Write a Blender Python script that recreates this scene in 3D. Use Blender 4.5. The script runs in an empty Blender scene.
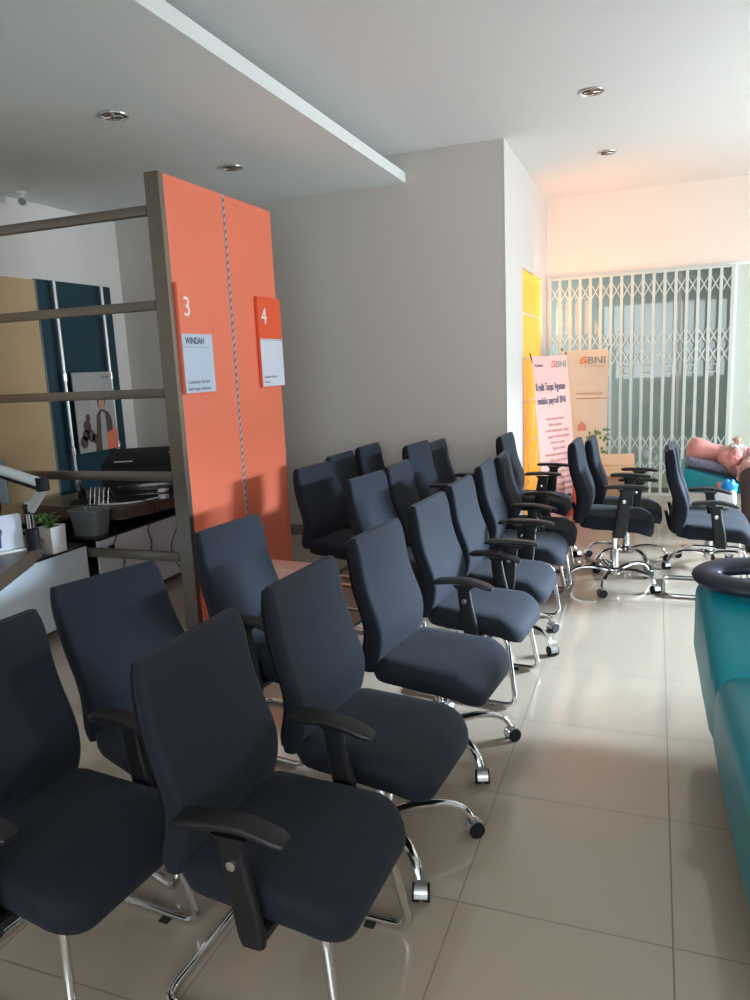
import bpy, bmesh, math, random
from mathutils import Vector, Matrix
random.seed(7)
S = bpy.context.scene
COL = S.collection
PI = math.pi

# ------------------------------------------------------------------ materials
def mat(name, col, rough=.5, metal=0., spec=.5, sheen=0., bump=0., bscale=200., emit=None, estr=0., vary=0., vscale=6., coat=0.):
    m = bpy.data.materials.new(name); m.use_nodes = True
    nt = m.node_tree; b = nt.nodes['Principled BSDF']
    b.inputs['Base Color'].default_value = (*col, 1)
    b.inputs['Roughness'].default_value = rough
    b.inputs['Metallic'].default_value = metal
    b.inputs['Specular IOR Level'].default_value = spec
    b.inputs['Sheen Weight'].default_value = sheen
    b.inputs['Sheen Roughness'].default_value = .45
    b.inputs['Coat Weight'].default_value = coat
    if emit:
        b.inputs['Emission Color'].default_value = (*emit, 1)
        b.inputs['Emission Strength'].default_value = estr
    tc = nt.nodes.new('ShaderNodeTexCoord')
    if vary:
        n = nt.nodes.new('ShaderNodeTexNoise'); n.inputs['Scale'].default_value = vscale; n.inputs['Detail'].default_value = 4
        r = nt.nodes.new('ShaderNodeMapRange')
        r.inputs['To Min'].default_value = 1-vary; r.inputs['To Max'].default_value = 1+vary
        mx = nt.nodes.new('ShaderNodeVectorMath'); mx.operation = 'SCALE'
        mx.inputs[0].default_value = col
        nt.links.new(tc.outputs['Object'], n.inputs['Vector'])
        nt.links.new(n.outputs['Fac'], r.inputs['Value'])
        nt.links.new(r.outputs['Result'], mx.inputs['Scale'])
        nt.links.new(mx.outputs['Vector'], b.inputs['Base Color'])
    if bump:
        n = nt.nodes.new('ShaderNodeTexNoise'); n.inputs['Scale'].default_value = bscale; n.inputs['Detail'].default_value = 2
        bp = nt.nodes.new('ShaderNodeBump'); bp.inputs['Strength'].default_value = bump; bp.inputs['Distance'].default_value = .002
        nt.links.new(tc.outputs['Object'], n.inputs['Vector'])
        nt.links.new(n.outputs['Fac'], bp.inputs['Height'])
        nt.links.new(bp.outputs['Normal'], b.inputs['Normal'])
    return m

M = {}
M['white'] = mat('white_paint', (.80, .79, .76), .75, bump=.05, bscale=90)
M['ceil'] = mat('ceiling_paint', (.74, .75, .74), .8)
M['soffit'] = mat('soffit_paint', (.78, .83, .81), .8)
M['grey'] = mat('taupe_paint', (.60, .565, .52), .7, bump=.05, bscale=90)
M['backw'] = mat('cream_paint', (.76, .69, .62), .75)
M['skirt'] = mat('baseboard_tile', (.22, .21, .20), .3)
M['fabric'] = mat('charcoal_fabric', (.0090, .0120, .0205), .8, spec=.28, sheen=.05, bump=.25, bscale=500, vary=.16, vscale=14)
M['shell'] = mat('black_shell', (.006, .006, .0075), .6, spec=.3)
M['plastic'] = mat('black_plastic', (.009, .009, .010), .42, spec=.4, bump=.08, bscale=600)
M['chrome'] = mat('chrome', (.72, .72, .72), .12, metal=1)
M['steel'] = mat('brushed_steel', (.27, .23, .195), .36, metal=1, vary=.12, vscale=30)
M['alu'] = mat('satin_aluminium', (.62, .62, .62), .35, metal=1)
M['knob'] = mat('silver_knob', (.75, .75, .75), .25, metal=1)
M['column'] = mat('grey_column', (.45, .45, .44), .4)
M['orange'] = mat('orange_laminate', (.86, .20, .11), .30, vary=.05, vscale=2.)
M['orange2'] = mat('deep_orange_sign', (.82, .10, .028), .3)
M['strip'] = mat('grey_strip', (.45, .40, .40), .45)
M['paper'] = mat('pale_blue_paper', (.50, .60, .72), .55)
M['paper2'] = mat('pale_grey_paper', (.66, .70, .80), .45)
M['ink'] = mat('dark_ink', (.06, .08, .14), .6)
M['whiteink'] = mat('white_ink', (.85, .84, .82), .5)
M['teal'] = mat('teal_vinyl', (.004, .265, .32), .42, bump=.12, bscale=120, vary=.08, vscale=5)
M['navy'] = mat('navy_vinyl', (.013, .017, .034), .45)
M['beige'] = mat('beige_wood_panel', (.62, .46, .25), .5, vary=.05, vscale=3)
M['tealpanel'] = mat('dark_teal_panel', (.010, .05, .075), .35)
M['wood'] = mat('dark_wood', (.085, .058, .042), .35, vary=.25, vscale=12)
M['black'] = mat('black_gloss', (.014, .015, .017), .2)
M['panelwhite'] = mat('white_laminate', (.62, .68, .72), .4)
M['bin'] = mat('grey_translucent_plastic', (.20, .22, .22), .35)
M['screen'] = mat('grey_blue_plastic', (.17, .22, .25), .5)
M['green'] = mat('leaf_green', (.12, .25, .05), .5, vary=.3, vscale=40)
M['gate'] = mat('gate_paint', (.52, .59, .55), .38, spec=.6)
M['cream'] = mat('cream_box', (.70, .64, .52), .5)
M['pink'] = mat('salmon_cloth', (.60, .23, .19), .85, sheen=.2, bump=.2, bscale=60)
M['pinkpale'] = mat('pale_pink_cloth', (.62, .31, .265), .85, sheen=.2, bump=.3, bscale=90)
M['taupe'] = mat('taupe_cloth', (.36, .285, .225), .9, bump=.3, bscale=40)
M['skirtcloth'] = mat('dark_brown_cloth', (.055, .032, .030), .85, vary=.4, vscale=30)
M['skin'] = mat('skin', (.52, .30, .21), .55)
M['blue'] = mat('blue_plastic', (.01, .28, .72), .4, bump=.5, bscale=50)
M['bagwhite'] = mat('white_plastic_bag', (.72, .72, .70), .4, bump=.4, bscale=60)
M['carton'] = mat('cardboard', (.66, .43, .27), .7, vary=.06, vscale=5)
M['cartonpink'] = mat('pinkish_carton', (.72, .47, .40), .6, vary=.05, vscale=5)
M['red'] = mat('red_paper', (.75, .08, .06), .5)
M['bannerpink'] = mat('pink_banner', (.78, .47, .43), .45, vary=.05, vscale=4)
M['bannercream'] = mat('cream_banner', (.72, .62, .54), .45)
M['logo'] = mat('logo_orange', (.82, .22, .12), .5)
M['logoteal'] = mat('logo_grey', (.20, .26, .28), .5)
M['rust'] = mat('banner_text_rust', (.66, .28, .22), .6)
M['hair'] = mat('hair_dark', (.05, .03, .025), .6)
M['postergrey'] = mat('poster_grey', (.42, .42, .42), .4, vary=.25, vscale=6)
M['brownfig'] = mat('poster_brown', (.10, .065, .06), .5)
M['sidewall'] = mat('side_wall_paint', (.66, .65, .63), .7)
M['seam'] = mat('seam_thread', (.035, .04, .055), .6)
M['jamb'] = mat('white_jamb', (.80, .83, .80), .4)
M['greenwall'] = mat('pale_green_wall', (.56, .62, .54), .35)
M['vest'] = mat('vestibule_wall', (.36, .39, .375), .6, vary=.3, vscale=1.2)
M['dark'] = mat('lamp_dark', (.03, .03, .03), .3)
M['camwhite'] = mat('camera_white', (.7, .7, .66), .5)
M['pattern'] = mat('patterned_cloth', (.16, .15, .20), .8, vary=.9, vscale=45)
M['label'] = mat('yellow_label', (.75, .72, .25), .6)
M['foot'] = mat('rubber', (.01, .01, .01), .7)

def yellow_mat():
    m = mat('yellow_lit_film', (.7, .36, .01), .3, emit=(1, .42, .012), estr=.40)
    return m
M['yellow'] = yellow_mat()

def glass_mat():
    m = bpy.data.materials.new('tinted_glass'); m.use_nodes = True
    nt = m.node_tree; nt.nodes.clear()
    o = nt.nodes.new('ShaderNodeOutputMaterial'); t = nt.nodes.new('ShaderNodeBsdfTransparent')
    g = nt.nodes.new('ShaderNodeBsdfGlossy'); mx = nt.nodes.new('ShaderNodeMixShader')
    t.inputs['Color'].default_value = (.84, .88, .86, 1); g.inputs['Roughness'].default_value = .03
    mx.inputs['Fac'].default_value = .04
    nt.links.new(t.outputs[0], mx.inputs[1]); nt.links.new(g.outputs[0], mx.inputs[2]); nt.links.new(mx.outputs[0], o.inputs[0])
    return m
M['glass'] = glass_mat()

def floor_mat():
    m = bpy.data.materials.new('porcelain_tiles'); m.use_nodes = True
    nt = m.node_tree; b = nt.nodes['Principled BSDF']; L = nt.links.new
    tc = nt.nodes.new('ShaderNodeTexCoord'); sp = nt.nodes.new('ShaderNodeSeparateXYZ')
    L(tc.outputs['Object'], sp.inputs[0])
    def axis(out, off):
        a = nt.nodes.new('ShaderNodeMath'); a.operation = 'SUBTRACT'; L(out, a.inputs[0]); a.inputs[1].default_value = off
        d = nt.nodes.new('ShaderNodeMath'); d.operation = 'DIVIDE'; L(a.outputs[0], d.inputs[0]); d.inputs[1].default_value = .605
        f = nt.nodes.new('ShaderNodeMath'); f.operation = 'FRACT'; L(d.outputs[0], f.inputs[0])
        s = nt.nodes.new('ShaderNodeMath'); s.operation = 'SUBTRACT'; L(f.outputs[0], s.inputs[0]); s.inputs[1].default_value = .5
        ab = nt.nodes.new('ShaderNodeMath'); ab.operation = 'ABSOLUTE'; L(s.outputs[0], ab.inputs[0])
        g = nt.nodes.new('ShaderNodeMath'); g.operation = 'GREATER_THAN'; L(ab.outputs[0], g.inputs[0]); g.inputs[1].default_value = .4962
        fl = nt.nodes.new('ShaderNodeMath'); fl.operation = 'FLOOR'; L(d.outputs[0], fl.inputs[0])
        return g.outputs[0], fl.outputs[0]
    gx, fx = axis(sp.outputs['X'], .079); gy, fy = axis(sp.outputs['Y'], 1.93)
    mxm = nt.nodes.new('ShaderNodeMath'); mxm.operation = 'MAXIMUM'; L(gx, mxm.inputs[0]); L(gy, mxm.inputs[1])
    cb = nt.nodes.new('ShaderNodeCombineXYZ'); L(fx, cb.inputs[0]); L(fy, cb.inputs[1])
    wn = nt.nodes.new('ShaderNodeTexWhiteNoise'); wn.noise_dimensions = '2D'; L(cb.outputs[0], wn.inputs['Vector'])
    ns = nt.nodes.new('ShaderNodeTexNoise'); ns.inputs['Scale'].default_value = 3; ns.inputs['Detail'].default_value = 5
    L(tc.outputs['Object'], ns.inputs['Vector'])
    ad = nt.nodes.new('ShaderNodeMath'); ad.operation = 'ADD'; L(wn.outputs['Value'], ad.inputs[0]); L(ns.outputs['Fac'], ad.inputs[1])
    mr = nt.nodes.new('ShaderNodeMapRange'); mr.inputs['From Max'].default_value = 2
    mr.inputs['To Min'].default_value = .93; mr.inputs['To Max'].default_value = 1.05; L(ad.outputs[0], mr.inputs['Value'])
    sc = nt.nodes.new('ShaderNodeVectorMath'); sc.operation = 'SCALE'; sc.inputs[0].default_value = (.43, .345, .262) #(.50, .425, .345); L(mr.outputs[0], sc.inputs['Scale'])
    mix = nt.nodes.new('ShaderNodeMix'); mix.data_type = 'RGBA'
    L(mxm.outputs[0], mix.inputs['Factor']); L(sc.outputs[0], mix.inputs['A']); mix.inputs['B'].default_value = (.22, .18, .14, 1)
    L(mix.outputs['Result'], b.inputs['Base Color'])
    rr = nt.nodes.new('ShaderNodeMapRange'); rr.inputs['To Min'].default_value = .10; rr.inputs['To Max'].default_value = .55; L(mxm.outputs[0], rr.inputs['Value'])
    L(rr.outputs[0], b.inputs['Roughness'])
    b.inputs['Specular IOR Level'].default_value = .55
    return m
M['floor'] = floor_mat()

# ------------------------------------------------------------------ mesh helpers
def link(name, bm, m, parent=None, smooth=True, loc=None):
    bmesh.ops.recalc_face_normals(bm, faces=bm.faces[:])
    me = bpy.data.meshes.new(name); bm.to_mesh(me); bm.free()
    me.materials.append(m if not isinstance(m, str) else M[m])
    if smooth:
        me.polygons.foreach_set('use_smooth', [True]*len(me.polygons))
        try: me.set_sharp_from_angle(angle=math.radians(40))
        except Exception: pass
    o = bpy.data.objects.new(name, me); COL.objects.link(o)
    if parent: o.parent = parent
    if loc: o.location = loc
    return o
def tag(o, label, cat, group=None):
    o['label'] = label; o['category'] = cat
    if group: o['group'] = group
    return o
def thing(name, label, cat, loc=(0, 0, 0), rz=0, group=None):
    o = bpy.data.objects.new(name, None); COL.objects.link(o); o.empty_display_size = .1
    o.location = loc; o.rotation_euler = (0, 0, rz)
    return tag(o, label, cat, group)
def struct(name, bm, m, parent=None):
    o = link(name, bm, m, parent, smooth=False)
    if not parent: o['kind'] = 'structure'
    return o
def box(bm, a, b, bev=0, seg=2, mtx=None):
    a = Vector(a); b = Vector(b)
    c = (a+b)/2; s = b-a
    r = bmesh.ops.create_cube(bm, size=1)
    vs = r['verts']
    for v in vs: v.co = Vector((v.co.x*s.x, v.co.y*s.y, v.co.z*s.z))+c
    if bev:
        es = list({e for v in vs for e in v.link_edges})
        q = bmesh.ops.bevel(bm, geom=es, offset=bev, segments=seg, affect='EDGES', profile=.5)
        vs = list({v for f in q['faces'] for v in f.verts} | {v for v in vs if v.is_valid})
    if mtx:
        for v in vs: v.co = mtx @ v.co
    return vs
def B(*boxes, bev=0):
    bm = bmesh.new()
    for a, b in boxes: box(bm, a, b, bev)
    return bm
def smoothpts(pts, n=6, closed=False):
    pts = [Vector(p) for p in pts]; out = []
    N = len(pts)
    for i in range(N if closed else N-1):
        if closed: p0, p1, p2, p3 = pts[i-1], pts[i], pts[(i+1) % N], pts[(i+2) % N]
        else: p0, p1, p2, p3 = pts[max(i-1, 0)], pts[i], pts[i+1], pts[min(i+2, N-1)]
        for k in range(n):
            t = k/n
            out.append(.5*((2*p1)+(p2-p0)*t+(2*p0-5*p1+4*p2-p3)*t*t+(3*p1-p0-3*p2+p3)*t**3))
    if not closed: out.append(pts[-1])
    return out
def fillet(pts, r=.06, n=5):
    pts = [Vector(p) for p in pts]; out = [pts[0]]
    for i in range(1, len(pts)-1):
        a, b, c = pts[i-1], pts[i], pts[i+1]
        da = (a-b); dc = (c-b); rr = min(r, da.length*.48, dc.length*.48)
        p = b+da.normalized()*rr; q = b+dc.normalized()*rr
        for k in range(n+1):
            t = k/n; out.append(p*(1-t)**2+b*2*t*(1-t)+q*t*t)
    out.append(pts[-1]); return out
def tube(bm, pts, r, seg=10, closed=False, flat=1.):
    pts = [Vector(p) for p in pts]; N = len(pts); rings = []
    rad = r if callable(r) else (lambda t: r)
    up = None
    for i, p in enumerate(pts):
        if closed: d = pts[(i+1) % N]-pts[i-1]
        else: d = pts[min(i+1, N-1)]-pts[max(i-1, 0)]
        d.normalize()
        if up is None:
            up = Vector((0, 0, 1)) if abs(d.z) < .9 else Vector((0, 1, 0))
        u = up-d*up.dot(d)
        if u.length < 1e-4: u = d.orthogonal()
        u.normalize(); up = u; w = d.cross(u)
        R = rad(i/max(N-1, 1))
        rings.append([bm.verts.new(p+u*(math.cos(2*PI*k/seg)*R*flat)+w*(math.sin(2*PI*k/seg)*R)) for k in range(seg)])
    loftrings(bm, rings, closed)
    return rings
def loftrings(bm, rings, closed=False, caps=True):
    n = len(rings[0])
    for i in range(len(rings) if closed else len(rings)-1):
        a = rings[i]; b = rings[(i+1) % len(rings)]
        for k in range(n): bm.faces.new((a[k], a[(k+1) % n], b[(k+1) % n], b[k]))
    if not closed and caps:
        bm.faces.new(rings[0]); bm.faces.new(rings[-1])
def rings_from(bm, coordrings, caps=True):
    rs = [[bm.verts.new(c) for c in r] for r in coordrings]
    loftrings(bm, rs, caps=caps); return rs
def lathe(bm, prof, seg=24, c=(0, 0, 0), axis='Z'):
    rings = []
    for r, z in prof:
        ring = []
        for k in range(seg):
            a = 2*PI*k/seg; p = Vector((r*math.cos(a), r*math.sin(a), z))
            if axis == 'Y': p = Vector((p.x, p.z, p.y))
            if axis == 'X': p = Vector((p.z, p.x, p.y))
            ring.append(bm.verts.new(p+Vector(c)))
        rings.append(ring)
    loftrings(bm, rings)
def rrect(hx, hy, r, n=5):
    out = []
    for cx, cy, a0 in ((hx-r, hy-r, 0), (-hx+r, hy-r, PI/2), (-hx+r, -hy+r, PI), (hx-r, -hy+r, 3*PI/2)):
        for k in range(n+1):
            a = a0+PI/2*k/n; out.append((cx+r*math.cos(a), cy+r*math.sin(a)))
    return out
def prism(bm, pts2, z0, z1, mtx=None):
    a = [bm.verts.new((x, y, z0)) for x, y in pts2]; b = [bm.verts.new((x, y, z1)) for x, y in pts2]
    loftrings(bm, [a, b])
    if mtx:
        for v in a+b: v.co = mtx @ v.co
def ellipsoid(bm, c, r, seg=20, rng=12, mtx=None):
    q = bmesh.ops.create_uvsphere(bm, u_segments=seg, v_segments=rng, radius=1)
    for v in q['verts']:
        p = Vector((v.co.x*r[0], v.co.y*r[1], v.co.z*r[2]))
        v.co = (mtx @ p if mtx else p)+Vector(c)
def textbm(s, size, thick=.0, bold=0., align='LEFT'):
    cu = bpy.data.curves.new('t', 'FONT'); cu.body = s; cu.size = size; cu.extrude = thick; cu.offset = bold; cu.align_x = align
    cu.resolution_u = 3
    o = bpy.data.objects.new('t', cu); COL.objects.link(o)
    dg = bpy.context.evaluated_depsgraph_get(); me = bpy.data.meshes.new_from_object(o.evaluated_get(dg))
    bpy.data.objects.remove(o); bpy.data.curves.remove(cu)
    bm = bmesh.new(); bm.from_mesh(me); bpy.data.meshes.remove(me)
    return bm
def frame_m(o, u, v):
    u = Vector(u).normalized(); v = Vector(v); n = u.cross(v).normalized(); v = n.cross(u)
    m = Matrix((u, v, n)).transposed().to_4x4(); m.translation = Vector(o); return m
def text(name, s, size, mtx, m, parent, width=None, bold=0., thick=.0008):
    bm = textbm(s, size, thick, bold)
    if width and bm.verts:
        x0 = min(v.co.x for v in bm.verts); x1 = max(v.co.x for v in bm.verts)
        for v in bm.verts: v.co.x = (v.co.x-x0)*width/(x1-x0)
    bm.transform(mtx)
    return link(name, bm, m, parent, smooth=False)
def copy_tree(o, parent=None):
    c = o.copy(); COL.objects.link(c)
    if parent: c.parent = parent
    for ch in list(o.children): copy_tree(ch, c)
    return c

# ------------------------------------------------------------------ setting
XL, XR, YB, YG, YN, ZC = -5.08, 3.6, 9.0, 6.4, -2.6, 3.36
XC = -1.19
struct('floor', B(((XL-.2, YN-.2, -.1), (XR+.2, YB+2.6, 0))), 'floor')
struct('ceiling', B(((XL-.2, YN-.2, ZC), (XR+.2, YB+.2, ZC+.12))), 'ceil')
struct('trim_1', B(((XL, YN, 3.12), (-2.03, YG, 3.205)), ((XL, YN, 3.205), (-2.6, YG, ZC))), 'soffit')
struct('wall_left', B(((XL-.2, YN-.2, 0), (XL, YG+.2, ZC))), 'white')
struct('wall_back_left', B(((XL, YG, 0), (XC, YG+.2, ZC))), 'grey')
wy0, wy1, wzt = 7.28, 8.56, 2.445
struct('wall_side', B(((XC-.2, YG+.2, 0), (XC, wy0, ZC)), ((XC-.2, wy0, wzt), (XC, YB+.2, ZC)), ((XC-.2, wy1, 0), (XC, YB+.2, wzt))), 'sidewall')
# thin white return so the corner's aisle face is white while the taupe wall faces the room
struct('trim_2', B(((XC-.001, YG-.003, 0), (XC+.004, YG+.2, ZC))), 'sidewall')
gx0, gx1, gz = -1.17, .765, 2.475
struct('wall_back_right', B(((XC, YB, gz+.03), (XR+.2, YB+.2, ZC))), 'backw')
struct('wall_back_corner', B(((gx1+.028, YB, 0), (XR+.2, YB+.2, gz+.03))), 'greenwall')
struct('trim_3', B(((XC, YB-.03, 0), (gx0, YB+.1, gz+.03)), ((gx1, YB-.03, 0), (gx1+.028, YB+.1, gz+.03)), ((gx0, YB-.02, gz), (gx1, YB+.1, gz+.03)), ((gx1+.028, YB-.006, gz), (XR, YB-.0005, gz+.03))), 'jamb')
# right wall with tall windows (daylight)
W0, W1, WZ0, WZ1 = 4.7, 7.4, .3, 2.15
struct('wall_right', B(((XR, YN-.2, 0), (XR+.2, W0, ZC)), ((XR, W1, 0), (XR+.2, YB+.2, ZC)), ((XR, W0, 0), (XR+.2, W1, WZ0)), ((XR, W0, WZ1), (XR+.2, W1, ZC))), 'white')
bmw = bmesh.new()
for k in range(5):
    y = W0+(W1-W0)*k/4
    box(bmw, (XR+.06, y-.03, WZ0), (XR+.12, y+.03, WZ1))
box(bmw, (XR+.06, W0, WZ0), (XR+.12, W1, WZ0+.05)); box(bmw, (XR+.06, W0, WZ1-.05), (XR+.12, W1, WZ1))
struct('window_2', bmw, 'alu')
# added unseen block, keeps the window light off the nearest chairs
struct('shade_block', B(((1.9, 3.0, 0), (2.3, 4.35, ZC))), 'white')
struct('wall_front', B(((XL, YN-.2, 0), (-1.5, YN, ZC)), ((2.8, YN-.2, 0), (XR, YN, ZC)), ((-1.5, YN-.2, 0), (2.8, YN, .9)), ((-1.5, YN-.2, 2.9), (2.8, YN, ZC))), 'white')
struct('fill_window', B(((-1.5, YN-.12, .9), (-1.44, YN-.06, 2.9)), ((.62, YN-.12, .9), (.68, YN-.06, 2.9)), ((2.74, YN-.12, .9), (2.8, YN-.06, 2.9)), ((-1.5, YN-.12, .9), (2.8, YN-.06, .95)), ((-1.5, YN-.12, 2.85), (2.8, YN-.06, 2.9))), 'alu')  # unseen window added behind the viewer to let in fill light
# baseboards
struct('baseboard_left', B(((XL, YG-.012, 0), (XC, YG, .1)), ((XL, YN, 0), (XL+.012, YG, .1))), 'skirt')
struct('baseboard_side', B(((XC, YG, 0), (XC+.012, wy0, .1))), 'white')
# yellow lit window on the side wall
yw = struct('window_1', B(((XC-.035, wy0, .02), (XC-.02, wy1, wzt))), 'yellow')
bmf = bmesh.new()
for z in (2.03, 1.60, 1.18, .76, .34): box(bmf, (XC-.0199, wy0, z-.007), (XC-.012, wy1, z+.007))
box(bmf, (XC-.06, wy0, .0), (XC, wy1, .02))
for k, (y, z) in enumerate(((7.6, 1.05), (8.1, 1.06), (7.7, .55), (8.3, .62), (7.9, .2))):
    tube(bmf, smoothpts([(XC-.017, y-.16, z-.2), (XC-.017, y, z+.02), (XC-.017, y+.2, z+.1)]), .006, 6)
struct('window_frame', bmf, 'whiteink', yw)
# glazed entrance behind the gate, with the vestibule outside
struct('door_1', B(((gx0, YB+.13, 0), (gx1+.05, YB+.142, gz))), 'glass')
struct('door_frame', B(((.22, YB+.11, 0), (.25, YB+.16, gz)), ((gx0, YB+.11, 0), (gx1, YB+.16, .05))), 'steel', bpy.data.objects['door_1'])
struct('wall_vestibule', B(((-2.2, YB+2.0, 0), (1.8, YB+2.1, 3)), ((1.2, YB+.2, 0), (1.3, YB+2, 3)), ((-2.2, YB+.2, 2.9), (1.8, YB+2, 3))), 'vest')

# ------------------------------------------------------------------ folding gate
g = thing('folding_gate', 'pale grey metal scissor gate drawn across the glass entrance', 'gate', (0, YB-.07, 0))
NB = 18
xs = [gx0+.02+(gx1-gx0-.04)*i/(NB-1) for i in range(NB)]
bar_me = None
for i, x in enumerate(xs):
    bm = bmesh.new()
    box(bm, (-.016, -.012, .022), (.016, -.004, gz-.022), .002); box(bm, (-.016, .004, .022), (.016, .012, gz-.022), .002); box(bm, (-.008, -.005, .03), (.008, .005, .06))
    o = link('upright_bar', bm, 'gate', g, smooth=False, loc=(x, 0, 0))
for z in (2.30, 1.76, 1.56, .60, .31):
    for i in range(NB-1):
        pass
    bm = bmesh.new()
    for i in range(NB-1):
        x0, x1 = xs[i], xs[i+1]; h = .10
        for s, dy in ((1, -.002), (-1, .003)):
            d = Vector((x1-x0, 0, s*2*h)); n = d.normalized(); p = Vector((-n.z, 0, n.x))*.0055
            q = [Vector((x0, dy, z-s*h))+p, Vector((x0, dy, z-s*h))-p, Vector((x1, dy, z+s*h))-p, Vector((x1, dy, z+s*h))+p]
            a = [bm.verts.new(v+Vector((0, -.0018, 0))) for v in q]; b = [bm.verts.new(v+Vector((0, .0018, 0))) for v in q]
            loftrings(bm, [a, b])
    link('scissor_lattice', bm, 'gate', g, smooth=False)
for i in range(1, NB-1, 2):
    if i < 3: continue
    bm = bmesh.new(); x0 = xs[i]+.014; x1 = xs[i+1]-.014
    for a, b in (((x0, -.018, 1.37), (x1, -.012, 1.38)), ((x0, -.018, 1.45), (x1, -.012, 1.46)), ((x0, -.018, 1.38), (x0+.008, -.012, 1.45)), ((x1-.008, -.018, 1.38), (x1, -.012, 1.45))):
        box(bm, a, b)
    link('pull_handle', bm, 'gate', g, smooth=False)
link('track', B(((gx0, -.02, .0), (gx1, .02, .022))), 'gate', g, smooth=False); link('track', B(((gx0, -.02, gz-.022), (gx1, .02, gz))), 'gate', g, smooth=False)

# ------------------------------------------------------------------ downlights, camera
def downlight(x, y, z, label):
    t = thing('ceiling_downlight', label, 'light', (x, y, z), 0, 'recessed downlights')
    bm = bmesh.new(); lathe(bm, [(.078, 0), (.085, -.004), (.083, -.009), (.074, -.010), (.070, -.004), (.070, 0)], 28); link('trim_ring', bm, 'knob', t)
    bm = bmesh.new(); lathe(bm, [(.069, -.0005), (.069, -.003), (.03, -.0015), (.001, -.001)], 28); link('reflector', bm, 'steel', t)
    for s in (-1, 1):
        bm = bmesh.new(); tube(bm, [(s*.012, 0, -.008), (s*.055, .0, -.012)], lambda q: .017-.006*q, 12); link('bulb', bm, 'chrome', t)
downlight(-3.01, 3.886, 3.12, 'round chrome downlight in the lowered ceiling, the larger looking, nearer the viewer')
downlight(-3.02, 5.216, 3.12, 'round chrome downlight in the lowered ceiling just above the orange screen top')
downlight(-.442, 5.62, 3.36, 'round chrome downlight in the high ceiling, the nearer of the two above the aisle')
downlight(-.441, 7.283, 3.36, 'small round downlight in the high ceiling close to the wall above the folding gate')
t = thing('security_camera', 'small white security camera with black lens under the ceiling edge at far left', 'camera', (-4.86, 5.0, 3.12))
bm = bmesh.new(); lathe(bm, [(.001, 0), (.04, 0), (.04, -.015), (.018, -.03), (.015, -.05), (.001, -.05)], 16); link('mount', bm, 'camwhite', t)
d = Vector((4.4, -4.6, -1.2)).normalized()
bm = bmesh.new(); tube(bm, [-d*.07+Vector((0, 0, -.075)), d*.07+Vector((0, 0, -.075))], .036, 16); link('housing', bm, 'camwhite', t)
bm = bmesh.new(); tube(bm, [d*.068+Vector((0, 0, -.075)), d*.075+Vector((0, 0, -.075))], .029, 16); link('lens', bm, 'black', t)

# ------------------------------------------------------------------ orange screen with steel post and rails
PX = -2.68; PY0, PY1, PZ = 3.835, 5.13, 2.75
t = thing('divider_screen', 'tall orange counter screen with steel front post and horizontal rails at left', 'screen', (PX, PY0, 0))
def L(x, y, z): return (x-PX, y-PY0, z)
link('panel', B((L(PX-.09, PY0, 0.02), L(PX, PY1, PZ))), 'orange', t, smooth=False)
link('post', B((L(PX-.094, PY0-.045, 0), L(PX+.003, PY0, PZ+.003))), 'steel', t, smooth=False)
for z, x1 in ((2.55, XL), (2.015, XL), (1.497, XL), (.985, XL), (.47, -3.545)):
    bm = bmesh.new(); box(bm, L(x1+.0, PY0-.04, z-.028), L(PX-.104, PY0+.0, z+.028), .004, 2)
    link('rail', bm, 'steel', t)
ys = (PY0+PY1)/2-.005
bm = bmesh.new(); box(bm, L(PX, ys-.011, .02), L(PX+.004, ys+.011, PZ)); st = link('strip', bm, 'strip', t, smooth=False)
bm = bmesh.new()
for k in range(55):
    z = .05+k*.049
    q = [(.0045, ys-.010, z), (.0045, ys-.010, z+.016), (.0045, ys+.010, z+.034), (.0045, ys+.010, z+.018)]
    a = [bm.verts.new((x, y-PY0, zz)) for x, y, zz in q]; b = [bm.verts.new((x+.001, y-PY0, zz)) for x, y, zz in q]
    loftrings(bm, [a, b])
link('stripe_pattern', bm, 'ink', st, smooth=False)
# counter signs
def sign(y0, y1, z0, z1, zs, num, label, top, pap, cover, textfn, px=.0):
    t = thing('counter_sign', label, 'sign', (PX+.004, y0, z0), 0, 'counter number signs')
    link('backing_plate', B(((0, 0, 0), (.020, y1-y0, z1-z0))), top, t, smooth=False)
    p = link('paper_insert', B(((.0202, .004, .004), (.0225, y1-y0-.004, zs-z0))), pap, t, smooth=False)
    m = frame_m((.0205, .045, z1-z0-.19), (0, 1, 0), (0, 0, 1))
    text('numeral', num, .165, m, 'whiteink', t)
    textfn(p, t)
def t3(p, t):
    text('lettering', 'WINDAH', .055, frame_m((.0227, .035, .30), (0, 1, 0), (0, 0, 1)), 'ink', p, width=.20, bold=.0015)
    link('printed_line', B(((.0226, .004, .28), (.0230, .30, .282))), 'ink', p, smooth=False)
    text('lettering', 'Customer Service', .034, frame_m((.0227, .03, .06), (0, 1, 0), (0, 0, 1)), 'ink', p, width=.24)
    text('lettering', 'Bank Negara Indonesia', .026, frame_m((.0227, .03, .02), (0, 1, 0), (0, 0, 1)), 'ink', p, width=.24)
def t4(p, t):
    link('printed_line', B(((.0226, .004, .335), (.0230, .335, .338))), 'ink', p, smooth=False)
    text('lettering', 'Customer Service', .026, frame_m((.0227, .02, .065), (0, 1, 0), (0, 0, 1)), 'ink', p, width=.20)
    text('lettering', 'Teller', .02, frame_m((.0227, .02, .03), (0, 1, 0), (0, 0, 1)), 'ink', p, width=.10)
sign(3.845, 4.18, 1.485, 2.14, 1.845, '3', 'orange sign with number 3 and a blue name paper, on the screen beside the post', 'orange', 'paper', None, t3)
sign(4.80, 5.145, 1.485, 2.125, 1.83, '4', 'orange sign numbered 4 over pale paper, at the far edge of the orange screen', 'orange2', 'paper2', None, t4)

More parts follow.
